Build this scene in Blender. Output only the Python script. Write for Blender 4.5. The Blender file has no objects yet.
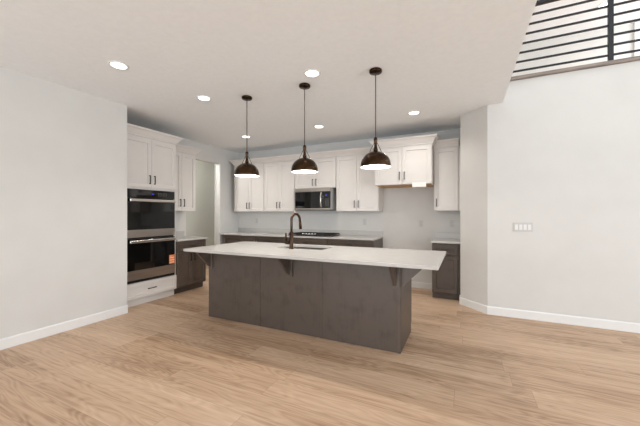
import bpy, bmesh, math, random
from mathutils import Vector, Matrix
random.seed(4)
C = bpy.context.scene.collection
SC = bpy.context.scene
PI = math.pi

# ------------------------------------------------------------------ camera
cam_d = bpy.data.cameras.new('camera'); cam = bpy.data.objects.new('camera', cam_d); C.objects.link(cam)
cam_d.sensor_width = 36; cam_d.sensor_fit = 'HORIZONTAL'
cam_d.lens = 303 / 640 * 36
cam.location = (0, 0, 1.31)
cam.rotation_euler = (PI / 2, 0, math.atan(145 / 303))
cam_d.shift_y = 1 / 640
cam_d.clip_start = 0.05
SC.camera = cam

# ------------------------------------------------------------------ exposure, sky, daylight
SC.view_settings.view_transform = 'Standard'
SC.view_settings.look = 'None'
SC.view_settings.gamma = 1
SC.view_settings.use_curve_mapping = False
SC.view_settings.exposure = -0.09
w = bpy.data.worlds.new('sky'); SC.world = w; w.use_nodes = True
bg = w.node_tree.nodes['Background']
bg.inputs[0].default_value = (0.97, 0.985, 1.0, 1); bg.inputs[1].default_value = 1.4

def area(name, loc, rot, sx, sy, power, color=(1, 1, 1)):
    d = bpy.data.lights.new(name, 'AREA'); d.shape = 'RECTANGLE'; d.size = sx; d.size_y = sy
    d.energy = power; d.color = color
    o = bpy.data.objects.new(name, d); C.objects.link(o); o.location = loc; o.rotation_euler = rot
    return o
DAY = (0.915, 0.985, 1.055)
area('daylight_rear_left', (-2.0, -4.7, 0.9), (PI / 2 + 0.12, 0, 0), 3.4, 2.2, 215, DAY)
area('daylight_rear_right', (3.0, -4.7, 1.6), (PI / 2 + 0.35, 0, 0), 4.6, 3.4, 70, DAY)
area('daylight_right', (6.7, 0.2, 1.5), (PI / 2 + 0.22, 0, PI / 2), 5.5, 3.0, 375, DAY)
area('landing_fill', (6.35, 6.9, 4.5), (PI / 2, 0, PI / 2), 2.6, 1.3, 290, DAY)  # unseen fill light added to brighten the upstairs landing

# ------------------------------------------------------------------ materials
def lin(c):
    return tuple(((v / 255) / 12.92 if v / 255 <= 0.04045 else (((v / 255) + 0.055) / 1.055) ** 2.4) for v in c)
def mat(name, rgb, rough=0.5, metal=0.0, spec=0.5, emit=None, es=0.0):
    m = bpy.data.materials.new(name); m.use_nodes = True
    b = m.node_tree.nodes['Principled BSDF']
    b.inputs['Base Color'].default_value = (*lin(rgb), 1)
    b.inputs['Roughness'].default_value = rough; b.inputs['Metallic'].default_value = metal
    b.inputs['Specular IOR Level'].default_value = spec
    if emit:
        b.inputs['Emission Color'].default_value = (*lin(emit), 1); b.inputs['Emission Strength'].default_value = es
    return m
def nd(m, t, **kw):
    n = m.node_tree.nodes.new(t)
    for k, v in kw.items(): setattr(n, k, v)
    return n
def noise_mix(m, c1, c2, scale=(8, 8, 8), nscale=1.0, detail=4, lo=0.35, hi=0.65, bump=0.0, rough_var=None, coord='Object'):
    t = m.node_tree; b = t.nodes['Principled BSDF']
    tc = nd(m, 'ShaderNodeTexCoord'); mp = nd(m, 'ShaderNodeMapping'); mp.inputs['Scale'].default_value = scale
    ns = nd(m, 'ShaderNodeTexNoise'); ns.inputs['Scale'].default_value = nscale; ns.inputs['Detail'].default_value = detail
    cr = nd(m, 'ShaderNodeValToRGB')
    cr.color_ramp.elements[0].position = lo; cr.color_ramp.elements[0].color = (*lin(c1), 1)
    cr.color_ramp.elements[1].position = hi; cr.color_ramp.elements[1].color = (*lin(c2), 1)
    t.links.new(tc.outputs[coord], mp.inputs[0]); t.links.new(mp.outputs[0], ns.inputs['Vector'])
    t.links.new(ns.outputs['Fac'], cr.inputs[0]); t.links.new(cr.outputs[0], b.inputs['Base Color'])
    if bump:
        bp = nd(m, 'ShaderNodeBump'); bp.inputs['Strength'].default_value = bump; bp.inputs['Distance'].default_value = 0.004
        t.links.new(ns.outputs['Fac'], bp.inputs['Height']); t.links.new(bp.outputs[0], b.inputs['Normal'])
    return m

M = {}
M['wall'] = noise_mix(mat('wall_paint', (209, 207, 203), 0.75, spec=0.3), (208, 206, 202), (211, 209, 205), (3, 3, 3), 1.0)
M['ceiling'] = noise_mix(mat('ceiling_paint', (243, 246, 248), 0.85, spec=0.2), (241, 244, 246), (245, 248, 250), (25, 25, 25), 1.0, 3, 0.3, 0.7, bump=0.35)
M['sage'] = mat('sage_wall_paint', (190, 190, 180), 0.7, spec=0.3)
M['trim'] = mat('white_trim_paint', (226, 225, 223), 0.4)
M['cab_white'] = noise_mix(mat('white_cabinet_paint', (217, 212, 207), 0.38), (216, 211, 206), (219, 214, 209), (4, 4, 4), 1.0)
M['quartz'] = noise_mix(mat('white_quartz', (191, 188, 184), 0.24), (189, 186, 182), (193, 190, 186), (9, 9, 9), 1.0, 4, 0.3, 0.7)
M['steel'] = noise_mix(mat('brushed_steel', (178, 170, 162), 0.33, 1.0), (176, 168, 160), (186, 179, 172), (2, 2, 60), 1.0, 3)
M['bright_steel'] = mat('polished_steel_handle', (215, 211, 206), 0.25, 1.0)
M['black_glass'] = mat('black_oven_glass', (10, 10, 10), 0.04, 0.0, 0.6)
M['black'] = mat('black_enamel', (16, 15, 15), 0.35)
M['bronze_dark'] = mat('dark_bronze_pull', (34, 30, 27), 0.4, 0.3)
M['iron'] = mat('cast_iron_grate', (26, 25, 25), 0.6)
M['black_rail'] = mat('black_railing_metal', (38, 40, 44), 0.45, 0.2)
M['plate'] = mat('white_plastic_plate', (196, 194, 190), 0.45)
M['slot'] = mat('dark_slot', (40, 38, 36), 0.5)
M['rawwood'] = noise_mix(mat('raw_plywood', (196, 156, 112), 0.7), (186, 146, 102), (206, 168, 124), (3, 30, 30), 1.0)
M['capwood'] = noise_mix(mat('grey_brown_cap_wood', (125, 110, 100), 0.5), (98, 86, 78), (150, 138, 128), (2, 30, 30), 1.0, 5, 0.35, 0.65)
M['sinkmat'] = mat('dark_sink_composite', (38, 36, 35), 0.4)
M['card'] = mat('white_card', (240, 238, 234), 0.6)
M['orange'] = mat('orange_sticker_print', (240, 122, 44), 0.5)
M['cream'] = mat('cream_sticker_print', (236, 214, 190), 0.5)
M['blue_led'] = mat('blue_display', (20, 40, 160), 0.3, emit=(40, 80, 255), es=0.5)
M['grey_print'] = mat('grey_panel_print', (92, 90, 88), 0.5)
M['lamp'] = mat('lamp_glow', (255, 250, 240), 0.5, emit=(255, 246, 230), es=5.0)
M['lamp_white'] = mat('shade_white_lining', (245, 242, 236), 0.5)
M['bronze'] = noise_mix(mat('oil_rubbed_bronze', (60, 45, 33), 0.26, 1.0), (52, 40, 30), (78, 58, 42), (14, 14, 14), 1.0, 5, 0.3, 0.75)
M['faucet'] = noise_mix(mat('brushed_bronze', (66, 50, 40), 0.3, 0.9), (56, 43, 35), (78, 60, 48), (20, 20, 8), 1.0, 4)
M['cord'] = mat('brown_cord', (72, 60, 52), 0.6)
M['pane'] = mat('window_glass', (255, 255, 255), 0.0, 0.0)
_b = M['pane'].node_tree.nodes['Principled BSDF']; _b.inputs['Transmission Weight'].default_value = 1.0; _b.inputs['IOR'].default_value = 1.02

def keypad_mat():
    m = M['grey_print']; t = m.node_tree; b = t.nodes['Principled BSDF']
    tc = nd(m, 'ShaderNodeTexCoord'); sp = nd(m, 'ShaderNodeSeparateXYZ'); t.links.new(tc.outputs['Object'], sp.inputs[0])
    outs = []
    for k, f in ((0, 38), (2, 46)):
        a = nd(m, 'ShaderNodeMath', operation='MULTIPLY'); t.links.new(sp.outputs[k], a.inputs[0]); a.inputs[1].default_value = f
        c = nd(m, 'ShaderNodeMath', operation='FRACT'); t.links.new(a.outputs[0], c.inputs[0])
        d = nd(m, 'ShaderNodeMath', operation='LESS_THAN'); t.links.new(c.outputs[0], d.inputs[0]); d.inputs[1].default_value = 0.45; outs.append(d)
    e = nd(m, 'ShaderNodeMath', operation='MULTIPLY'); t.links.new(outs[0].outputs[0], e.inputs[0]); t.links.new(outs[1].outputs[0], e.inputs[1])
    mx = nd(m, 'ShaderNodeMix', data_type='RGBA'); t.links.new(e.outputs[0], mx.inputs[0])
    mx.inputs[6].default_value = (*lin((12, 12, 12)), 1); mx.inputs[7].default_value = (*lin((110, 108, 104)), 1)
    t.links.new(mx.outputs[2], b.inputs['Base Color'])
keypad_mat()
def dark_wood():
    m = mat('dark_stained_wood', (80, 70, 63), 0.42)
    t = m.node_tree; b = t.nodes['Principled BSDF']
    tc = nd(m, 'ShaderNodeTexCoord'); oi = nd(m, 'ShaderNodeObjectInfo')
    mp = nd(m, 'ShaderNodeMapping'); mp.inputs['Scale'].default_value = (55, 55, 4.0)
    n1 = nd(m, 'ShaderNodeTexNoise'); n1.inputs['Scale'].default_value = 1; n1.inputs['Detail'].default_value = 6; n1.inputs['Roughness'].default_value = 0.65
    n2 = nd(m, 'ShaderNodeTexNoise'); n2.inputs['Scale'].default_value = 7; n2.inputs['Detail'].default_value = 5
    ad = nd(m, 'ShaderNodeMath', operation='ADD')
    ml = nd(m, 'ShaderNodeMath', operation='MULTIPLY_ADD'); ml.inputs[1].default_value = 0.22; 
    cr = nd(m, 'ShaderNodeValToRGB')
    cr.color_ramp.elements[0].position = 0.56; cr.color_ramp.elements[0].color = (*lin((60, 50, 44)), 1)
    cr.color_ramp.elements[1].position = 1.40; cr.color_ramp.elements[1].color = (*lin((84, 73, 65)), 1)
    hs = nd(m, 'ShaderNodeHueSaturation')
    mr = nd(m, 'ShaderNodeMapRange'); mr.inputs['To Min'].default_value = 0.86; mr.inputs['To Max'].default_value = 1.22
    L = t.links.new
    L(tc.outputs['Object'], mp.inputs[0]); L(mp.outputs[0], n1.inputs['Vector']); L(tc.outputs['Object'], n2.inputs['Vector'])
    L(n1.outputs['Fac'], ml.inputs[0]); ml.inputs[1].default_value = 0.55; ml.inputs[2].default_value = 0.225; L(ml.outputs[0], ad.inputs[0]); L(n2.outputs['Fac'], ad.inputs[1])
    L(ad.outputs[0], cr.inputs[0]); L(cr.outputs[0], hs.inputs['Color'])
    L(oi.outputs['Random'], mr.inputs['Value']); L(mr.outputs[0], hs.inputs['Value'])
    L(hs.outputs[0], b.inputs['Base Color'])
    return m
M['dark'] = dark_wood()

def floor_mat():
    m = mat('oak_plank_floor', (200, 168, 140), 0.42, spec=0.4)
    t = m.node_tree; b = t.nodes['Principled BSDF']; L = t.links.new
    def mth(op, a, bb=None, c=None):
        n = nd(m, 'ShaderNodeMath', operation=op)
        for i, v in enumerate((a, bb, c)):
            if v is None: continue
            if isinstance(v, (int, float)): n.inputs[i].default_value = v
            else: L(v, n.inputs[i])
        return n.outputs[0]
    tc = nd(m, 'ShaderNodeTexCoord'); sp = nd(m, 'ShaderNodeSeparateXYZ'); L(tc.outputs['Object'], sp.inputs[0])
    X, Y = sp.outputs[0], sp.outputs[1]
    PW, PL = 0.225, 1.75
    yr = mth('DIVIDE', Y, PW); row = mth('FLOOR', yr); fy = mth('FRACT', yr)
    wn = nd(m, 'ShaderNodeTexWhiteNoise', noise_dimensions='1D'); L(row, wn.inputs['W'])
    xo = mth('ADD', mth('DIVIDE', X, PL), mth('MULTIPLY', wn.outputs['Value'], 7.3))
    col = mth('FLOOR', xo); fx = mth('FRACT', xo)
    wid = nd(m, 'ShaderNodeTexWhiteNoise', noise_dimensions='2D')
    cv = nd(m, 'ShaderNodeCombineXYZ'); L(row, cv.inputs[0]); L(col, cv.inputs[1]); L(cv.outputs[0], wid.inputs['Vector'])
    rid = wid.outputs['Value']
    # stretched grain with its own offset per plank
    gv = nd(m, 'ShaderNodeCombineXYZ'); L(mth('MULTIPLY', X, 1.6), gv.inputs[0]); L(mth('MULTIPLY', Y, 42), gv.inputs[1]); L(mth('MULTIPLY', rid, 60), gv.inputs[2])
    g1 = nd(m, 'ShaderNodeTexNoise'); g1.inputs['Scale'].default_value = 1; g1.inputs['Detail'].default_value = 5; g1.inputs['Roughness'].default_value = 0.6; L(gv.outputs[0], g1.inputs['Vector'])
    # cathedral figure : contour lines of a smooth stretched noise
    cvv = nd(m, 'ShaderNodeCombineXYZ'); L(mth('MULTIPLY', X, 1.1), cvv.inputs[0]); L(mth('MULTIPLY', Y, 6.5), cvv.inputs[1]); L(mth('MULTIPLY', rid, 37), cvv.inputs[2])
    g2 = nd(m, 'ShaderNodeTexNoise'); g2.inputs['Scale'].default_value = 1; g2.inputs['Detail'].default_value = 1.5; L(cvv.outputs[0], g2.inputs['Vector'])
    rings = mth('ABSOLUTE', mth('SUBTRACT', mth('FRACT', mth('MULTIPLY', g2.outputs['Fac'], 16)), 0.5))
    # broad blotches
    bv = nd(m, 'ShaderNodeCombineXYZ'); L(mth('MULTIPLY', X, 0.9), bv.inputs[0]); L(mth('MULTIPLY', Y, 5), bv.inputs[1]); L(mth('MULTIPLY', rid, 11), bv.inputs[2])
    g3 = nd(m, 'ShaderNodeTexNoise'); g3.inputs['Scale'].default_value = 1; g3.inputs['Detail'].default_value = 3; L(bv.outputs[0], g3.inputs['Vector'])
    v = mth('ADD', mth('MULTIPLY', g1.outputs['Fac'], 0.62), mth('MULTIPLY', rings, 0.24))
    v = mth('ADD', v, mth('MULTIPLY', g3.outputs['Fac'], 0.45))
    v = mth('ADD', v, mth('SUBTRACT', mth('MULTIPLY', mth('SUBTRACT', rid, 0.5), 0.16), 0.07))
    cr = nd(m, 'ShaderNodeValToRGB'); e = cr.color_ramp.elements
    e[0].position = 0.32; e[0].color = (*lin((155, 124, 96)), 1)
    e[1].position = 0.78; e[1].color = (*lin((214, 187, 160)), 1)
    k = cr.color_ramp.elements.new(0.52); k.color = (*lin((194, 163, 135)), 1)
    L(v, cr.inputs[0])
    # seams
    sy = mth('LESS_THAN', mth('ABSOLUTE', mth('SUBTRACT', fy, 0.5)), 0.4945)
    sx = mth('LESS_THAN', mth('ABSOLUTE', mth('SUBTRACT', fx, 0.5)), 0.4992)
    seam = mth('MULTIPLY', sy, sx)
    mx = nd(m, 'ShaderNodeMix', data_type='RGBA'); L(seam, mx.inputs[0]); mx.inputs[6].default_value = (*lin((164, 135, 110)), 1); L(cr.outputs[0], mx.inputs[7])
    L(mx.outputs[2], b.inputs['Base Color'])
    bp = nd(m, 'ShaderNodeBump'); bp.inputs['Strength'].default_value = 0.12; bp.inputs['Distance'].default_value = 0.002
    L(mth('ADD', g1.outputs['Fac'], seam), bp.inputs['Height']); L(bp.outputs[0], b.inputs['Normal'])
    return m
M['floor'] = floor_mat()

# ------------------------------------------------------------------ mesh helpers
def bx(bm, x0, x1, y0, y1, z0, z1, bev=0.0):
    r = bmesh.ops.create_cube(bm, size=1)
    vs = r['verts']
    for v in vs:
        v.co = Vector(((x0 + x1) / 2 + v.co.x * (x1 - x0), (y0 + y1) / 2 + v.co.y * (y1 - y0), (z0 + z1) / 2 + v.co.z * (z1 - z0)))
    if bev > 0:
        es = list({e for v in vs for e in v.link_edges})
        bmesh.ops.bevel(bm, geom=es, offset=bev, segments=2, affect='EDGES', profile=0.5)
    return bm
def BX(*a, **k):
    return bx(bmesh.new(), *a, **k)
def lathe(bm, prof, c=(0, 0, 0), n=40, close=False):
    rings = []
    for r, z in prof:
        if r < 1e-6: rings.append([bm.verts.new((c[0], c[1], c[2] + z))])
        else: rings.append([bm.verts.new((c[0] + r * math.cos(2 * PI * i / n), c[1] + r * math.sin(2 * PI * i / n), c[2] + z)) for i in range(n)])
    for a, b in zip(rings, rings[1:]):
        if len(a) == 1 and len(b) == 1: continue
        for i in range(n):
            j = (i + 1) % n
            if len(a) == 1: f = bm.faces.new((a[0], b[j], b[i]))
            elif len(b) == 1: f = bm.faces.new((a[i], a[j], b[0]))
            else: f = bm.faces.new((a[i], a[j], b[j], b[i]))
            f.smooth = True
    return bm
def tube(bm, pts, rad, n=12, caps=True):
    pts = [Vector(p) for p in pts]
    rs = rad if isinstance(rad, (list, tuple)) else [rad] * len(pts)
    t0 = (pts[1] - pts[0]).normalized()
    ref = Vector((0, 0, 1)) if abs(t0.z) < 0.9 else Vector((1, 0, 0))
    u = t0.cross(ref).normalized(); rings = []
    for i, p in enumerate(pts):
        t = (pts[min(i + 1, len(pts) - 1)] - pts[max(i - 1, 0)]).normalized()
        u = (u - t * u.dot(t)).normalized(); v = t.cross(u)
        rings.append([bm.verts.new(p + (u * math.cos(2 * PI * k / n) + v * math.sin(2 * PI * k / n)) * rs[i]) for k in range(n)])
    for a, b in zip(rings, rings[1:]):
        for k in range(n):
            f = bm.faces.new((a[k], a[(k + 1) % n], b[(k + 1) % n], b[k])); f.smooth = True
    if caps:
        bm.faces.new(rings[0][::-1]); bm.faces.new(rings[-1])
    return bm
def prism(bm, poly, axis, a, b):
    """poly: 2D points; axis 'x': points are (y,z) extruded in x; 'z': (x,y) extruded in z; 'y': (x,z) in y."""
    def p(q, t):
        return {'x': (t, q[0], q[1]), 'y': (q[0], t, q[1]), 'z': (q[0], q[1], t)}[axis]
    A = [bm.verts.new(p(q, a)) for q in poly]; B = [bm.verts.new(p(q, b)) for q in poly]
    bm.faces.new(A); bm.faces.new(B[::-1])
    for i in range(len(poly)):
        j = (i + 1) % len(poly); bm.faces.new((A[i], B[i], B[j], A[j]))
    return bm
def obj(name, bm, m, parent=None, loc=(0, 0, 0), rotz=0):
    bmesh.ops.recalc_face_normals(bm, faces=bm.faces)
    me = bpy.data.meshes.new(name); bm.to_mesh(me); bm.free()
    me.materials.append(m if not isinstance(m, str) else M[m])
    o = bpy.data.objects.new(name, me); C.objects.link(o)
    o.location = loc; o.rotation_euler = (0, 0, rotz)
    if parent: o.parent = parent
    return o
def struct(name, bm, m):
    o = obj(name, bm, m); o['kind'] = 'structure'; return o
def tag(o, label, cat, group=None):
    o['label'] = label; o['category'] = cat
    if group: o['group'] = group
    return o
def thing(name, label, cat, loc=(0, 0, 0), rotz=0, group=None):
    o = bpy.data.objects.new(name, None); C.objects.link(o); o.empty_display_size = 0.1
    o.location = loc; o.rotation_euler = (0, 0, rotz)
    return tag(o, label, cat, group)
def copy_tree(o, parent=None):
    c = o.copy(); C.objects.link(c)
    if parent: c.parent = parent
    for ch in list(o.children): copy_tree(ch, c)
    return c

# ------------------------------------------------------------------ room shell
CZ = 2.74           # kitchen ceiling
FZ = 3.0            # upper floor level
TOP = 5.5           # upper ceiling
struct('floor', BX(-9, 7, -6, 10.0, -0.1, 0), 'floor')
struct('ceiling', BX(-5.0, 0.435, -4.2, 5.75, CZ, FZ - 0.002), 'ceiling')
struct('wall_left', BX(-4.24, -4.04, -4.2, 2.52, 0, CZ), 'wall')
struct('wall_niche', BX(-4.85, -4.24, 2.40, 2.52, 0, CZ), 'wall')
bm = BX(-4.92, -4.80, 2.52, 4.11, 0, CZ); bx(bm, -4.92, -4.80, 4.11, 5.0, 2.40, CZ); bx(bm, -4.92, -4.80, 5.0, 5.6, 0, CZ)
struct('wall_kitchen_left', bm, 'wall')
struct('wall_back', BX(-4.92, 0.1, 5.6, 5.75, 0, CZ), 'wall')
bm = bmesh.new()
prism(bm, [(-0.06, 5.6), (-0.06, 4.856), (0.266, 4.53), (0.42, 4.53), (0.42, 4.66), (0.32, 4.66), (0.1, 4.90), (0.1, 5.6)], 'z', 0, CZ)
struct('wall_angled', bm, 'wall')
struct('wall_right', BX(0.42, 7, 4.53, 4.66, 0, FZ), 'wall')
# room beyond the doorway
PY = 6.04
struct('wall_pantry_left', BX(-6.14, -6.0, 2.3, PY, 0, CZ), 'sage')
struct('wall_pantry_near', BX(-6.0, -4.92, 2.2, 2.4, 0, CZ), 'sage')
struct('wall_pantry_far', BX(-6.14, -4.4, PY, PY + 0.1, 0, CZ), 'trim')
struct('wall_pantry_right', BX(-4.6, -4.5, 5.75, PY, 0, CZ), 'wall')
struct('ceiling_pantry', BX(-6.14, -5.0, 2.2, 5.75, CZ, CZ + 0.1), 'ceiling')
struct('ceiling_pantry_rear', BX(-6.14, -4.5, 5.752, PY + 0.1, CZ, CZ + 0.1), 'ceiling')
# tall shell of the two-storey space
def wall_with_windows(name, axis, a, b, t0, t1, z1, wins):
    bm = bmesh.new(); xs = sorted([a, b] + [q for w_ in wins for q in w_[:2]])
    for p, q in zip(xs, xs[1:]):
        hole = [w_ for w_ in wins if w_[0] <= p + 1e-6 and w_[1] >= q - 1e-6]
        segs = [(0, z1)] if not hole else [(0, hole[0][2]), (hole[0][3], z1)]
        for s0, s1 in segs:
            if s1 - s0 < 1e-4: continue
            if axis == 'x': bx(bm, p, q, t0, t1, s0, s1)
            else: bx(bm, t0, t1, p, q, s0, s1)
    return struct(name, bm, 'wall')
RW = [(-3.6, -0.4, 0.3, 2.45), (0.9, 5.1, 0.5, 4.7)]
SW = [(-2.5, 2.9, 0.4, 4.4), (5.6, 8.2, 3.8, 5.2)]  # the upstairs opening is invented, to let the landing fill in
wall_with_windows('wall_rear', 'x', -4.24, 6.2, -4.2, -4.05, TOP, RW)
wall_with_windows('wall_side', 'y', -4.2, 9.2, 6.05, 6.2, TOP, SW)
wn = 1
for (x0, x1, z0, z1) in RW:
    bm = bmesh.new()
    for p in (x0, (x0 + x1) / 2 - 0.03, x1 - 0.06): bx(bm, p, p + 0.06, -4.15, -4.09, z0, z1)
    for z in (z0, z1 - 0.06): bx(bm, x0, x1, -4.15, -4.09, z, z + 0.06)
    f = struct('window_%d' % wn, bm, 'trim'); wn += 1
for (y0, y1, z0, z1) in SW:
    bm = bmesh.new()
    for p in (y0, (y0 + y1) / 2 - 0.03, y1 - 0.06): bx(bm, 6.10, 6.16, p, p + 0.06, z0, z1)
    for z in (z0, z1 - 0.06): bx(bm, 6.10, 6.16, y0, y1, z, z + 0.06)
    struct('window_%d' % wn, bm, 'trim'); wn += 1
struct('wall_upper_left', BX(0.28, 0.42, -4.05, 4.5, FZ, TOP), 'wall')
struct('floor_upper', BX(-0.5, 6.05, 4.66, 9.1, FZ - 0.2, FZ), 'floor')
struct('ceiling_upper', BX(-0.7, 6.2, -4.2, 9.2, TOP, TOP + 0.1), 'ceiling')
struct('wall_upper_back', BX(-0.7, 6.05, 8.96, 9.1, FZ, TOP), 'wall')
struct('wall_upper_end', BX(-0.7, -0.5, 4.3, 8.96, FZ, TOP), 'wall')
struct('wall_upper_jog', BX(3.34, 6.05, 8.925, 8.96, FZ, TOP - 0.01), 'trim')
struct('trim_1', BX(0.425, 6.04, 4.49, 4.70, FZ, FZ + 0.042, bev=0.004), 'capwood')

# baseboards
BH, BT = 0.105, 0.014
def bboard(name, pts, side=1):
    """baseboard following a plan polyline; thickness goes to the left (side=1) or right of the walk."""
    P = [Vector(p) for p in pts]; n = []
    offs = []
    for i, p in enumerate(P):
        d1 = (P[i] - P[i - 1]).normalized() if i > 0 else None
        d2 = (P[i + 1] - P[i]).normalized() if i < len(P) - 1 else None
        f = lambda d: Vector((-d.y, d.x)) * side
        if d1 is None: o = f(d2)
        elif d2 is None: o = f(d1)
        else:
            m_ = (f(d1) + f(d2)).normalized(); o = m_ / max(0.3, m_.dot(f(d1)))
        offs.append(o)
    prof = [(0.0005, 0.0005), (BT, 0.0005), (BT, BH - 0.012), (BT - 0.006, BH), (0.0005, BH)]
    bm = bmesh.new(); rings = [[bm.verts.new((p.x + o.x * a, p.y + o.y * a, z)) for a, z in prof] for p, o in zip(P, offs)]
    for r1, r2 in zip(rings, rings[1:]):
        for k in range(len(prof)):
            j = (k + 1) % len(prof); bm.faces.new((r1[k], r1[j], r2[j], r2[k]))
    bm.faces.new(rings[0]); bm.faces.new(rings[-1][::-1])
    return struct(name, bm, 'trim')
bboard('baseboard_left', [(-4.04, -4.0), (-4.04, 2.52)], -1)
bboard('baseboard_right', [(-0.06, 4.98), (-0.06, 4.856), (0.266, 4.53), (6.04, 4.53)], -1)
bboard('baseboard_back', [(-1.37, 5.6), (-0.47, 5.6)], -1)
bboard('baseboard_kitchen_left', [(-4.80, 5.0), (-4.80, 5.0 - 0.0)] if False else [(-4.80, 4.04), (-4.80, 4.11)], -1)

# ------------------------------------------------------------------ cabinet parts
def shaker(x0, x1, z0, z1, t=0.02, fr=0.057, rec=0.014):
    """front plane at y=-t, recessed flat centre panel."""
    bm = bmesh.new()
    def ring(a, y):
        return [bm.verts.new((x0 + a, y, z0 + a)), bm.verts.new((x1 - a, y, z0 + a)), bm.verts.new((x1 - a, y, z1 - a)), bm.verts.new((x0 + a, y, z1 - a))]
    rs = [ring(0, -0.0005), ring(0, -t + 0.002), ring(0.002, -t), ring(fr, -t), ring(fr + 0.004, -t + rec)]
    bm.faces.new(rs[0])
    for a, b in zip(rs, rs[1:]):
        for i in range(4):
            j = (i + 1) % 4; bm.faces.new((a[i], a[j], b[j], b[i]))
    bm.faces.new(rs[-1])
    return bm
def pull(x, z, vert=True, L=0.13, y=-0.02):
    bm = bmesh.new(); r = 0.0055; so = 0.030
    if vert:
        bx(bm, x - r, x + r, y - so, y - so + 2 * r, z - L / 2, z + L / 2, bev=0.002)
        for s in (-1, 1): bx(bm, x - r, x + r, y - so + r, y + 0.0005, z + s * (L / 2 - 0.008) - r, z + s * (L / 2 - 0.008) + r)
    else:
        bx(bm, x - L / 2, x + L / 2, y - so, y - so + 2 * r, z - r, z + r, bev=0.002)
        for s in (-1, 1): bx(bm, x + s * (L / 2 - 0.008) - r, x + s * (L / 2 - 0.008) + r, y - so + r, y + 0.0005, z - r, z + r)
    return bm
def crown(x0, x1, y1, z0, z1, left, right):
    prof = [(0.0, z0), (0.012, z0), (0.014, z0 + 0.018), (0.024, z0 + 0.03), (0.056, z1 - 0.035), (0.076, z1 - 0.020), (0.080, z1 - 0.012), (0.080, z1), (0.0, z1)]
    bm = bmesh.new(); rings = []
    for o, z in prof:
        L_ = o if left else 0.0; R_ = o if right else 0.0
        f = -0.003 - o if o > 0 else -0.001
        if left: pts = [(x0 - L_, y1), (x0 - L_, f)]
        else: pts = [(x0, y1), (x0, f)]
        pts += [(x1 + R_, f), (x1 + R_, y1)]
        rings.append([bm.verts.new((p[0], p[1], z)) for p in pts])
    for a, b in zip(rings, rings[1:]):
        for i in range(3): bm.faces.new((a[i], a[i + 1], b[i + 1], b[i]))
    bm.faces.new(rings[-1]); bm.faces.new(rings[0][::-1])
    for i in (0, 3):
        try: bm.faces.new([r[i] for r in rings])
        except Exception: pass
    return bm
def add_doors(t, spec, m):
    """spec rows: (kind, x0, x1, z0, z1, handle) ; handle = ('v', x, z) / ('h', x, z) / None"""
    for kind, x0, x1, z0, z1, hd in spec:
        fr = 0.057 if kind == 'door' else min(0.045, (z1 - z0) * 0.27)
        d = obj(kind, shaker(x0, x1, z0, z1, fr=fr), m, t)
        if hd:
            h = obj('handle', pull(hd[1], hd[2], hd[0] == 'v'), 'bronze_dark', d)
G = 0.0015
def wall_cabinet(label, loc, rotz, W, D, z0, zt, zc, ndoor, hz, left=False, right=False, group='white wall cabinets', hx=None, bottom_wood=False, x_off=0.0, dz_top=None, cd=None):
    t = thing('upper_cabinet', label, 'cabinet', loc, rotz, group)
    obj('body', BX(G + x_off, W - G, 0, D - 0.001, z0, zt - 0.001), 'cab_white', t)
    if bottom_wood: obj('bottom_panel', BX(0.018, W - 0.018, 0.018, D - 0.003, z0 - 0.004, z0 - 0.0005), 'rawwood', t)['label'] = 'unpainted tan plywood underside'
    dt = dz_top or (zt - 0.022)
    dz = z0 + 0.004
    if ndoor == 2:
        c = W / 2 + x_off / 2
        add_doors(t, [('door', 0.012 + x_off, c - 0.002, dz, dt, ('v', c - 0.038, hz)), ('door', c + 0.002, W - 0.012, dz, dt, ('v', c + 0.038, hz))], 'cab_white')
    else:
        add_doors(t, [('door', 0.012 + x_off, W - 0.012, dz, dt, ('v', 0.045 + x_off if hx is None else hx, hz))], 'cab_white')
    obj('crown_molding', crown(G, W - G, cd or D - 0.002, zt, zc, left, right), 'cab_white', t)
    return t

# ------------------------------------------------------------------ oven tower (front plane X=-4.20, local x -> +Y)
OF = -4.22  # carcass face
t = thing('oven_cabinet', 'tall white cabinet built around the double wall oven', 'cabinet', (OF, 2.535, 0), PI / 2)
W0 = 0.875; D0 = 0.578
bm = bmesh.new()
bx(bm, 0.0, 0.055, 0, D0, 0.10, 2.43); bx(bm, W0 - 0.018, W0, 0, D0, 0.10, 2.43)       # sides
bx(bm, W0 - 0.032, W0 - 0.018, 0, 0.02, 0.33, 1.70)
bx(bm, 0.055, W0 - 0.018, D0 - 0.01, D0, 0.10, 2.43)
bx(bm, 0.055, W0 - 0.018, 0, D0 - 0.01, 0.10, 0.118); bx(bm, 0.055, W0 - 0.018, 0, D0 - 0.01, 0.312, 0.334)
bx(bm, 0.055, W0 - 0.018, 0, D0 - 0.01, 1.668, 1.70); bx(bm, 0.055, W0 - 0.018, 0, D0 - 0.01, 2.41, 2.43)
obj('body', bm, 'cab_white', t)
obj('toe_kick', BX(0.0, W0 - 0.0, 0.035, D0, 0.0005, 0.0995), 'cab_white', t)
cx = 0.449
add_doors(t, [('door', 0.03, cx - 0.002, 1.698, 2.405, ('v', cx - 0.038, 1.815)), ('door', cx + 0.002, W0 - 0.008, 1.698, 2.405, ('v', cx + 0.038, 1.815)),
              ('drawer', 0.03, W0 + 0.002, 0.108, 0.325, ('h', cx, 0.218))], 'cab_white')
obj('crown_molding', crown(0.0, W0, 0.166, 2.43, 2.545, False, True), 'cab_white', t)

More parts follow.
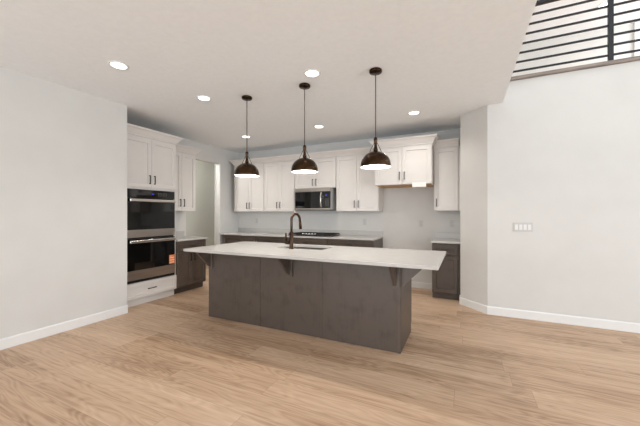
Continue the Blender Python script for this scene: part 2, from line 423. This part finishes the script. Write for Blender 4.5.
# double wall oven
t = thing('double_wall_oven', 'stainless and black glass double wall oven in the tall white cabinet', 'oven', (OF, 2.535, 0.335), PI / 2)
a, b_ = 0.075, 0.84
obj('body', BX(a + 0.01, b_ - 0.01, 0.0, 0.54, 0.003, 1.33), 'black', t)
z = lambda v: v - 0.335
cp = obj('control_panel', BX(a, b_, -0.022, -0.0005, z(1.545), z(1.662), bev=0.002), 'black_glass', t)
obj('display', BX(0.452, 0.482, -0.0232, -0.0222, z(1.596), z(1.614)), 'blue_led', cp)
obj('keypad', BX(0.54, 0.70, -0.0232, -0.0222, z(1.578), z(1.628)), 'grey_print', cp)
def bar_handle(z0):
    bm = bmesh.new()
    bx(bm, a + 0.02, b_ - 0.02, -0.075, -0.055, z0 - 0.0, z0 + 0.042, bev=0.008)
    for x in (a + 0.05, b_ - 0.07): bx(bm, x, x + 0.022, -0.056, -0.0265, z0 + 0.010, z0 + 0.030)
    return bm
for z0, z1, strip, hz in ((0.972, 1.540, 0.115, 1.485), (0.372, 0.955, 0.140, 0.897)):
    d = obj('oven_door', BX(a, b_, -0.026, -0.0005, z(z0), z(z1), bev=0.002), 'black', t)
    obj('glass', BX(a + 0.002, b_ - 0.002, -0.0285, -0.0265, z(z0 + strip), z(z1 - 0.004)), 'black_glass', d)
    obj('steel_strip', BX(a, b_, -0.030, -0.0265, z(z0 + 0.004), z(z0 + strip - 0.002)), 'steel', d)
    obj('handle', bar_handle(z(hz)), 'bright_steel', d)
    if z0 < 0.5:
        s = obj('sticker', BX(0.735, 0.832, -0.0295, -0.0287, z(0.523), z(0.665)), 'orange', d); s['label'] = 'orange and cream paper sticker on lower glass'
        bm = bmesh.new()
        for q in (0.540, 0.575, 0.612): bx(bm, 0.742, 0.825, -0.0305, -0.0296, z(q), z(q + 0.017))
        bx(bm, 0.742, 0.79, -0.0302, -0.0296, z(0.643), z(0.652))
        # cream printing blocks
        mcr = obj('sticker', bm, 'cream', d)
bm = BX(a, b_, -0.020, -0.0005, z(0.337), z(0.368))
for i in range(3): bx(bm, a + 0.03, b_ - 0.03, -0.0225, -0.019, z(0.342 + i * 0.008), z(0.345 + i * 0.008))
obj('vent_trim', bm, 'black', t)

# wall cabinet and base cabinet beside the oven tower
UY = 3.413
wall_cabinet('narrow white wall cabinet between oven tower and doorway', (-4.47, UY, 0), PI / 2, 0.62, 0.329, 1.362, 2.39, 2.50, 2, 1.505, right=True, group=None)
def base_body(W, D, toe=0.075):
    bm = BX(G, W - G, 0, D, 0.10, 0.864)
    return bm
def base_cabinet(label, loc, rotz, W, D, spec, group=None):
    t = thing('base_cabinet', label, 'cabinet', loc, rotz, group)
    obj('body', base_body(W, D), 'dark', t)
    obj('toe_kick', BX(G, W - G, 0.06, D, 0.0005, 0.0995), 'dark', t)
    add_doors(t, spec, 'dark')
    return t
base_cabinet('dark wood base cabinet between oven tower and doorway', (OF, UY, 0), PI / 2, 0.62, 0.578,
             [('drawer', 0.008, 0.612, 0.69, 0.855, ('h', 0.31, 0.775)), ('door', 0.008, 0.308, 0.115, 0.675, ('v', 0.272, 0.585)), ('door', 0.312, 0.612, 0.115, 0.675, ('v', 0.348, 0.585))])
t = thing('worktop', 'short white quartz worktop beside the oven tower', 'worktop', (OF, UY, 0.865), PI / 2)
obj('slab', BX(0.003, 0.645, -0.045, 0.578, 0, 0.03, bev=0.003), 'quartz', t)
obj('backsplash', BX(0.003, 0.645, 0.560, 0.578, 0.0305, 0.125, bev=0.002), 'quartz', t)

# ------------------------------------------------------------------ back run (front plane Y=5.27)
UF = 5.29; UD = 0.309
wall_cabinet('white wall cabinet leftmost on the back wall', (-4.65, UF, 0), 0, 0.812, UD, 1.362, 2.39, 2.50, 2, 1.492, left=True)
wall_cabinet('white wall cabinet left of the microwave', (-3.838, UF, 0), 0, 0.748, UD, 1.362, 2.39, 2.50, 2, 1.492)
wall_cabinet('short white wall cabinet above the microwave', (-3.09, UF, 0), 0, 0.90, UD, 1.812, 2.39, 2.50, 2, 1.925)
wall_cabinet('white wall cabinet right of the microwave', (-2.19, UF, 0), 0, 0.813, UD, 1.362, 2.39, 2.50, 2, 1.492)
wall_cabinet('deep high white cabinet over the empty refrigerator space', (-1.377, 5.02, 0), 0, 0.914, 0.579, 1.79, 2.41, 2.535, 2, 1.93, left=True, right=True, bottom_wood=True, cd=0.186)
t = wall_cabinet('narrow single door white wall cabinet beside the angled wall', (-0.463, UF, 0), 0, 0.375, UD, 1.362, 2.39, 2.50, 1, 1.495)
obj('filler_strip', BX(0.3755, 0.4015, -0.001, 0.012, 1.362, 2.39), 'cab_white', t)

# filler at far left of back wall uppers is open wall; base run
BF = 5.00
def base(label, x0, W, spec): return base_cabinet(label, (x0, BF, 0), 0, W, 0.598, spec, 'dark base cabinets on the back wall')
def two(W, hz=0.585): return [('drawer', 0.008, W - 0.008, 0.69, 0.855, ('h', W / 2, 0.775)), ('door', 0.008, W / 2 - 0.002, 0.115, 0.675, ('v', W / 2 - 0.038, hz)), ('door', W / 2 + 0.002, W - 0.008, 0.115, 0.675, ('v', W / 2 + 0.038, hz))]
base('dark base cabinet at the left end of back wall run', -4.66, 0.79, two(0.79))
base('dark base cabinet left of the cooktop', -3.87, 0.77, two(0.77))
base('dark base cabinet under the gas cooktop', -3.10, 0.86, two(0.86))
base('dark base cabinet at the right end of back wall run', -2.24, 0.86, two(0.86))
t = base_cabinet('small dark base cabinet beside the angled wall, one drawer and one door', (-0.463, 5.0, 0), 0, 0.375, 0.598,
                 [('drawer', 0.006, 0.362, 0.69, 0.84, ('h', 0.184, 0.765)), ('door', 0.006, 0.362, 0.112, 0.675, None)])
obj('filler_strip', BX(0.3755, 0.4015, -0.001, 0.012, 0.0005, 0.864), 'dark', t)

def counter(label, x0, x1, side_splash=None, right_inset=0.0):
    t = thing('worktop', label, 'worktop', (x0, 4.955, 0.865), 0)
    obj('slab', BX(0, x1 - x0, 0, 0.643, 0, 0.03, bev=0.003), 'quartz', t)
    obj('backsplash', BX(0.0, x1 - x0 - right_inset, 0.624, 0.643, 0.0305, 0.125, bev=0.002), 'quartz', t)
    return t
counter('long white quartz worktop along the back wall under the microwave', -4.797, -1.372)
counter('small white quartz worktop beside the angled wall', -0.483, -0.0625)

# microwave
t = thing('microwave', 'stainless over-the-range microwave under the short wall cabinet', 'microwave', (-3.02, 5.19, 1.392), 0)
MW, MH = 0.762, 0.418
obj('body', BX(0, MW, 0.012, 0.408, 0, MH, bev=0.003), mat('microwave_side_grey', (188, 186, 183), 0.4, 0.3), t)
d = obj('door', BX(0.003, 0.615, -0.02, 0.0115, 0.03, MH - 0.075, bev=0.003), 'black_glass', t)
# curved handle
pts = [(0.575 + 0.0, -0.022 - 0.035 * math.sin(PI * i / 12), 0.035 + (MH - 0.115) * i / 12) for i in range(13)]
obj('handle', tube(bmesh.new(), pts, 0.013, 10), 'bright_steel', d)
cp = obj('control_panel', BX(0.618, MW - 0.008, -0.02, 0.0115, 0.03, MH - 0.075, bev=0.003), 'black_glass', t)
obj('display', BX(0.665, 0.692, -0.0212, -0.0202, 0.262, 0.282), 'blue_led', cp)
obj('keypad', BX(0.645, 0.735, -0.0212, -0.0202, 0.055, 0.215), 'grey_print', cp)
obj('top_trim', BX(0, MW, -0.02, 0.0115, MH - 0.073, MH, bev=0.002), 'steel', t)
obj('bottom_trim', BX(0, MW, -0.02, 0.0115, 0.0, 0.028, bev=0.002), 'steel', t)
bm = BX(0.02, MW - 0.02, 0.03, 0.40, -0.008, -0.0005)
obj('bottom_grille', bm, 'black', t)

# gas cooktop
t = thing('gas_cooktop', 'black and stainless gas cooktop on the back wall worktop', 'cooktop', (-3.095, 5.01, 0.8955), 0)
obj('tray', BX(0, 0.90, 0, 0.52, 0, 0.012, bev=0.004), 'black', t)
for k in range(3):
    g = bmesh.new(); x0 = 0.02 + k * 0.29
    y0 = 0.02 if k != 1 else 0.10
    for yy in (y0, 0.5): bx(g, x0, x0 + 0.28, yy - 0.006, yy + 0.006, 0.030, 0.044)
    for q in range(5): bx(g, x0 + q * 0.067, x0 + q * 0.067 + 0.012, y0, 0.5, 0.030, 0.044)
    bx(g, x0, x0 + 0.28, 0.30, 0.312, 0.030, 0.044)
    for xx in (x0, x0 + 0.268):
        for yy in (y0, 0.49): bx(g, xx, xx + 0.012, yy - 0.006, yy + 0.006, 0.0125, 0.031)
    obj('grate', g, 'iron', t)
for bxp, byp in ((0.16, 0.15), (0.16, 0.39), (0.45, 0.33), (0.74, 0.15), (0.74, 0.39)):
    obj('burner', lathe(bmesh.new(), [(0.0, 0.026), (0.035, 0.026), (0.042, 0.022), (0.048, 0.0125)], (bxp, byp, 0), 20), 'iron', t)
for k in range(5):
    obj('knob', lathe(bmesh.new(), [(0.0, 0.052), (0.020, 0.052), (0.022, 0.046), (0.024, 0.0125), (0.0, 0.0125)], (0.325 + k * 0.062, 0.050, 0), 18), 'bright_steel', t)

# ------------------------------------------------------------------ island
IX0, IX1, IY0, IY1 = -2.965, -0.543, 2.886, 3.50
t = thing('kitchen_island', 'long dark wood kitchen island with bracketed overhang in mid floor', 'kitchen island', ((IX0 + IX1) / 2, (IY0 + IY1) / 2, 0))
ox, oy = (IX0 + IX1) / 2, (IY0 + IY1) / 2
def ib(bm, x0, x1, y0, y1, z0, z1, **k): return bx(bm, x0 - ox, x1 - ox, y0 - oy, y1 - oy, z0, z1, **k)
bm = bmesh.new()
ib(bm, IX0 + 0.02, IX1 - 0.02, IY0 + 0.016, IY0 + 0.03, 0.0008, 0.862)
ib(bm, IX0 + 0.02, IX1 - 0.02, IY1 - 0.03, IY1, 0.10, 0.862)
ib(bm, IX0 + 0.02, IX1 - 0.02, IY0 + 0.03, IY1 - 0.03, 0.10, 0.118)
ib(bm, IX0 + 0.02, IX1 - 0.02, IY1 - 0.08, IY1 - 0.065, 0.0008, 0.10)
obj('body', bm, 'dark', t)
seams = [IX0, -2.156, -1.369, IX1]
for x0, x1 in zip(seams, seams[1:]):
    obj('front_panel', ib(bmesh.new(), x0 + 0.0026, x1 - 0.0026, IY0, IY0 + 0.015, 0.0008, 0.863, bev=0.0015), 'dark', t)
# thin batten strips on the seam and at the right corner, base shoe
obj('batten', ib(bmesh.new(), -1.372, -1.352, IY0 - 0.006, IY0 - 0.0003, 0.001, 0.862, bev=0.001), 'dark', t)
obj('corner_post', ib(bmesh.new(), IX1 - 0.028, IX1, IY0 - 0.006, IY0 - 0.0003, 0.001, 0.862, bev=0.001), 'dark', t)
for x0, x1 in ((IX0, IX0 + 0.0195), (IX1 - 0.0195, IX1)):
    prof = [(IY0 + 0.016 - oy, 0.0008), (IY1 - 0.066 - oy + 0.05, 0.0008), (IY1 - 0.066 - oy + 0.05, 0.10), (IY1 + 0.018 - oy, 0.10), (IY1 + 0.018 - oy, 0.863), (IY0 + 0.016 - oy, 0.863)]
    obj('end_panel', prism(bmesh.new(), prof, 'x', x0 - ox, x1 - ox), 'dark', t)
dW = (IX1 - IX0 - 0.04) / 5
for k in range(5):
    x0 = IX0 + 0.02 + k * dW
    bm = shaker(0.004, dW - 0.004, 0.115, 0.855)
    bmesh.ops.transform(bm, matrix=Matrix.Translation((x0 + dW - ox, IY1 - oy, 0)) @ Matrix.Rotation(PI, 4, 'Z'), verts=bm.verts)
    d = obj('door', bm, 'dark', t)
    hb = pull(0.04, 0.75, True)
    bmesh.ops.transform(hb, matrix=Matrix.Translation((x0 + dW - ox, IY1 - oy, 0)) @ Matrix.Rotation(PI, 4, 'Z'), verts=hb.verts)
    obj('handle', hb, 'bronze_dark', d)
# corbels : back plate + triangular brace
def corbel(cx_, yw, rot, label=None):
    bm = bmesh.new()
    bx(bm, -0.031, 0.031, -0.020, -0.0005, 0.618, 0.8635, bev=0.002)
    prism(bm, [(-0.0205, 0.635), (-0.0205, 0.8635), (-0.235, 0.8635), (-0.235, 0.850)], 'x', -0.026, -0.002)
    bmesh.ops.transform(bm, matrix=Matrix.Translation((cx_ - ox, yw - oy, 0)) @ Matrix.Rotation(rot, 4, 'Z'), verts=bm.verts)
    obj('corbel', bm, 'dark', t)
corbel(-2.915, IY0, 0); corbel(-1.742, IY0, 0); corbel(-0.582, IY0, 0)
corbel(IX1, IY0 + 0.05, PI / 2); corbel(IX1, IY1 - 0.08, PI / 2)

# island worktop with sink cut-out
TX0, TX1, TY0, TY1 = -3.03, -0.19, 2.556, 3.665
SX0, SX1, SY0, SY1 = -2.14, -1.49, 3.165, 3.56
def slab_hole(x, y, hx, hy, z0, z1):
    bm = bmesh.new()
    xs = [x[0], hx[0], hx[1], x[1]]; ys = [y[0], hy[0], hy[1], y[1]]
    V = {(i, j, k): bm.verts.new((xs[i], ys[j], (z0, z1)[k])) for i in range(4) for j in range(4) for k in range(2)}
    for i in range(3):
        for j in range(3):
            if i == 1 and j == 1: continue
            for k in range(2): bm.faces.new([V[(i, j, k)], V[(i + 1, j, k)], V[(i + 1, j + 1, k)], V[(i, j + 1, k)]])
    for i in range(3):
        for j in (0, 3): bm.faces.new([V[(i, j, 0)], V[(i + 1, j, 0)], V[(i + 1, j, 1)], V[(i, j, 1)]]); bm.faces.new([V[(j, i, 0)], V[(j, i + 1, 0)], V[(j, i + 1, 1)], V[(j, i, 1)]])
    for j in (1, 2): bm.faces.new([V[(1, j, 0)], V[(2, j, 0)], V[(2, j, 1)], V[(1, j, 1)]]); bm.faces.new([V[(j, 1, 0)], V[(j, 2, 0)], V[(j, 2, 1)], V[(j, 1, 1)]])
    bmesh.ops.recalc_face_normals(bm, faces=bm.faces)
    es = [e for e in bm.edges if len(e.link_faces) == 2 and e.calc_face_angle(0) > 0.5]
    bmesh.ops.bevel(bm, geom=es, offset=0.003, segments=2, affect='EDGES', profile=0.5)
    return bm
tag(obj('worktop', slab_hole((TX0 + 3.03, TX1 + 3.03), (TY0 - 2.556, TY1 - 2.556), (SX0 + 3.03, SX1 + 3.03), (SY0 - 2.556, SY1 - 2.556), 0, 0.03), 'quartz', None, (TX0, TY0, 0.865)),
    'large white quartz worktop of the kitchen island with a sink cutout', 'worktop')
# sink
t = thing('kitchen_sink', 'dark undermount sink set in the island worktop behind the faucet', 'sink', ((SX0 + SX1) / 2, (SY0 + SY1) / 2, 0.66))
hw, hd = (SX1 - SX0) / 2, (SY1 - SY0) / 2 - 0.005
hd2 = 0.185
bm = bmesh.new()
bx(bm, -hw, hw, -hd - 0.02, hd2, 0, 0.012)
bx(bm, -hw - 0.012, -hw, -hd - 0.02, hd2, 0, 0.204); bx(bm, hw, hw + 0.012, -hd - 0.02, hd2, 0, 0.204)
bx(bm, -hw, hw, -hd - 0.02, -hd - 0.008, 0.012, 0.204); bx(bm, -hw, hw, hd2, hd2 + 0.008, 0, 0.204)
obj('basin', bm, 'sinkmat', t)
obj('drain', lathe(bmesh.new(), [(0.0, 0.0135), (0.03, 0.0135), (0.042, 0.016), (0.045, 0.0125)], (0, 0.02, 0), 24), 'steel', t)
# faucet
fx, fy, fz = -1.862, 3.105, 0.8955
t = thing('faucet', 'tall gooseneck bronze faucet on the island worktop', 'faucet', (fx, fy, fz))
obj('base', lathe(bmesh.new(), [(0, 0), (0.028, 0), (0.028, 0.008), (0.023, 0.014), (0.024, 0.02), (0.024, 0.20), (0.018, 0.208), (0.0, 0.208)], n=28), 'faucet', t)
R = 0.070
pts = [(0, 0, 0.2085), (0, 0, 0.27)] + [(R * 0.28 * (1 - math.cos(a)) , R * 0.94 * (1 - math.cos(a)), 0.345 + R * math.sin(a)) for a in [PI * i / 20 for i in range(0, 20)]]
pts += [(R * 0.56 + 0.002, R * 1.88 + 0.004, 0.315)]
obj('spout', tube(bmesh.new(), pts, 0.0150, 14), 'faucet', t)
e = Vector(pts[-1])
obj('spray_head', tube(bmesh.new(), [e + Vector((0, 0, -0.0005)), e + Vector((0.001, 0.003, -0.035)), e + Vector((0.002, 0.006, -0.085))], [0.015, 0.0175, 0.0185], 14), 'bronze', t)
obj('handle', tube(tube(bmesh.new(), [(-0.0235, 0, 0.075), (-0.085, 0, 0.075)], [0.023, 0.023], 14), [(-0.070, -0.002, 0.090), (-0.074, -0.004, 0.135), (-0.074, -0.006, 0.190)], [0.013, 0.011, 0.012], 10), 'faucet', t)

# ------------------------------------------------------------------ pendants
def pendant(x, y, label):
    t = thing('pendant_lamp', label, 'pendant lamp', (x, y, 1.775), 0, 'dome pendant lamps over the island')
    H = CZ - 1.775
    obj('canopy', lathe(bmesh.new(), [(0.0, H - 0.0005), (0.058, H - 0.0005), (0.063, H - 0.006), (0.063, H - 0.022), (0.058, H - 0.030), (0.012, H - 0.034), (0.0, H - 0.034)], n=32), 'bronze', t)
    obj('cord', tube(bmesh.new(), [(0, 0, 0.298), (0, 0, H - 0.0345)], 0.005, 8), 'cord', t)
    Rr = 0.148
    outer = [(Rr, 0.0), (Rr + 0.001, 0.012)] + [(Rr * math.cos(a) ** 0.92, 0.015 + 0.140 * math.sin(a)) for a in [math.radians(d) for d in range(6, 80, 7)]] + [(0.020, 0.158)]
    inner = [(max(r - 0.0055, 0.018), z_ - 0.002 if z_ > 0.02 else z_) for r, z_ in outer][::-1]
    obj('shade', lathe(bmesh.new(), outer + [(0.018, 0.156)] , n=48), 'bronze', t)
    obj('shade_lining', lathe(bmesh.new(), [(Rr - 0.0005, 0.0008), (Rr - 0.007, 0.0015)] + [(Rr - 0.0065, 0.014)] + inner[::-1][2:] , n=48), 'lamp_white', t)['label'] = 'white inner face of the shade'
    obj('neck', lathe(bmesh.new(), [(0.0, 0.159), (0.021, 0.159), (0.022, 0.175), (0.016, 0.195), (0.013, 0.235), (0.017, 0.25), (0.019, 0.275), (0.016, 0.292), (0.006, 0.298), (0, 0.298)], n=24), 'bronze', t)
    for k in range(4):
        a = math.radians(90 * k) + 0.447
        c_, s_ = math.cos(a), math.sin(a)
        obj('stay_wire', tube(bmesh.new(), [(r * c_, r * s_, z_) for r, z_ in ((0.0145, 0.240), (0.026, 0.220), (0.036, 0.198), (0.048, 0.175), (0.058, 0.149))], 0.003, 6), 'bronze', t)
    obj('bulb', lathe(bmesh.new(), [(0.0, 0.030), (0.02, 0.034), (0.034, 0.052), (0.036, 0.07), (0.026, 0.095), (0.014, 0.115), (0.012, 0.145), (0, 0.146)], n=20), 'lamp', t)
    d = bpy.data.lights.new('pendant_light', 'SPOT'); d.energy = 2; d.color = (1, 0.9, 0.78); d.shadow_soft_size = 0.05; d.spot_size = math.radians(165); d.spot_blend = 0.6
    lo = bpy.data.objects.new('pendant_light', d); C.objects.link(lo); lo.parent = t; lo.location = (0, 0, 0.02)
    d2 = bpy.data.lights.new('bulb_light', 'POINT'); d2.energy = 17; d2.color = (1, 0.95, 0.89); d2.shadow_soft_size = 0.03
    l2 = bpy.data.objects.new('bulb_light', d2); C.objects.link(l2); l2.parent = t; l2.location = (0, 0, 0.022)
    return t
pendant(-2.40, 2.95, 'leftmost bronze dome pendant lamp hanging over the island')
pendant(-1.60, 2.95, 'middle bronze dome pendant lamp hanging above the faucet')
pendant(-0.80, 2.95, 'rightmost bronze dome pendant lamp hanging over the island')

# ------------------------------------------------------------------ recessed lights
def downlight(x, y, zc, label, power=32, group='recessed ceiling lights in the kitchen'):
    t = thing('ceiling_downlight', label, 'ceiling light', (x, y, zc), 0, group)
    obj('trim_ring', lathe(bmesh.new(), [(0.066, -0.0005), (0.088, -0.0005), (0.088, -0.004), (0.080, -0.009), (0.068, -0.0075), (0.066, -0.0005)], n=36), 'trim', t)
    obj('lens', lathe(bmesh.new(), [(0.0, -0.0062), (0.0665, -0.0062), (0.0665, -0.001), (0.0, -0.001)], n=36), 'lamp', t)
    d = bpy.data.lights.new('downlight_beam', 'SPOT'); d.energy = power; d.color = (1, 0.94, 0.86); d.shadow_soft_size = 0.06
    d.spot_size = math.radians(150); d.spot_blend = 0.8
    lo = bpy.data.objects.new('downlight_beam', d); C.objects.link(lo); lo.parent = t; lo.location = (0, 0, -0.03)
    return t
downlight(-3.00, 1.79, CZ, 'round recessed ceiling light nearest the left wall', 3)
downlight(-2.90, 2.75, CZ, 'round recessed ceiling light left of the leftmost pendant', 3)
downlight(-1.40, 2.74, CZ, 'round recessed ceiling light above the middle pendant canopy', 3)
downlight(-3.645, 4.455, CZ, 'round recessed ceiling light seen behind the leftmost pendant cord')
downlight(-2.15, 4.455, CZ, 'round recessed ceiling light between middle and right pendants')
downlight(-0.65, 4.43, CZ, 'round recessed ceiling light right of the rightmost pendant')
downlight(2.50, 7.93, TOP, 'round ceiling light upstairs behind the railing', 30, None)
d = bpy.data.lights.new('pantry_fill', 'POINT'); d.energy = 55; d.color = (1, 0.97, 0.95); d.shadow_soft_size = 0.1
t = thing('ceiling_downlight', 'added unseen fill light in the room beyond the doorway', 'ceiling light', (-5.5, 4.2, CZ))  # lamp and fixture added out of view to brighten the far room
obj('trim_ring', lathe(bmesh.new(), [(0.066, -0.0005), (0.088, -0.0005), (0.088, -0.004), (0.080, -0.009), (0.068, -0.0075), (0.066, -0.0005)], n=36), 'trim', t)
obj('lens', lathe(bmesh.new(), [(0.0, -0.0062), (0.0665, -0.0062), (0.0665, -0.001), (0.0, -0.001)], n=36), 'lamp', t)
lo = bpy.data.objects.new('pantry_fill', d); C.objects.link(lo); lo.parent = t; lo.location = (0, 0, -0.15)

# ------------------------------------------------------------------ railing
t = thing('metal_railing', 'black horizontal bar railing on the upper landing', 'railing', (1.493, 4.60, FZ + 0.0425))
for k in range(7):
    zz = 3.143 + 0.1138 * k - FZ - 0.0425
    obj('rail', BX(0.44 - 1.493, 6.0 - 1.493, -0.009, 0.009, zz - 0.0105, zz + 0.0105), 'black_rail', t)
for x in (0.455, 1.515, 3.0, 4.5, 5.98):
    obj('post', BX(x - 0.022 - 1.493, x + 0.022 - 1.493, -0.022, 0.022, 0, 0.887, bev=0.002), 'black_rail', t)
obj('handrail', BX(0.43 - 1.493, 6.0 - 1.493, -0.028, 0.028, 0.8875, 0.930, bev=0.003), 'black_rail', t)

# ------------------------------------------------------------------ outlets and switches
def outlet(x, zc, label):
    t = thing('power_outlet', label, 'outlet', (x, 5.5995, zc))
    obj('plate', BX(-0.036, 0.036, -0.006, 0, -0.058, 0.058, bev=0.002), 'plate', t)
    for s in (-0.02, 0.02):
        p = obj('receptacle', BX(-0.017, 0.017, -0.008, -0.0063, s - 0.014, s + 0.014, bev=0.002), 'plate', t)
        bm = BX(-0.008, -0.0055, -0.0087, -0.0081, s - 0.004, s + 0.006); bx(bm, 0.0055, 0.008, -0.0087, -0.0081, s - 0.004, s + 0.006)
        bx(bm, -0.002, 0.002, -0.0087, -0.0081, s - 0.010, s - 0.006)
        obj('slot', bm, 'slot', p)
outlet(-4.27, 1.16, 'white wall outlet under the leftmost back wall cabinet')
outlet(-1.726, 1.16, 'white wall outlet right of the cooktop')
outlet(-0.70, 1.145, 'white wall outlet in the empty refrigerator space')
outlet(-0.20, 1.145, 'white wall outlet above the small worktop')
t = thing('light_switch', 'four-gang white light switch plate on the right wall', 'light switch', (0.655, 4.5295, 1.145))
obj('plate', BX(-0.104, 0.104, -0.006, 0, -0.058, 0.058, bev=0.002), 'plate', t)
for k in range(4):
    xc = -0.069 + 0.046 * k
    obj('rocker', prism(bmesh.new(), [(-0.0065, -0.034), (-0.0085, -0.034), (-0.012, 0.034), (-0.0065, 0.034)], 'x', xc - 0.0165, xc + 0.0165), 'trim', t)

# white card under the refrigerator cabinet
tag(obj('paper_card', BX(-0.105, 0.105, -0.001, 0.001, -0.036, 0.036), 'card', None, (-0.655, 4.9985, 1.775)),
    'white card stuck along the bottom edge of the cabinet over the refrigerator space', 'card')
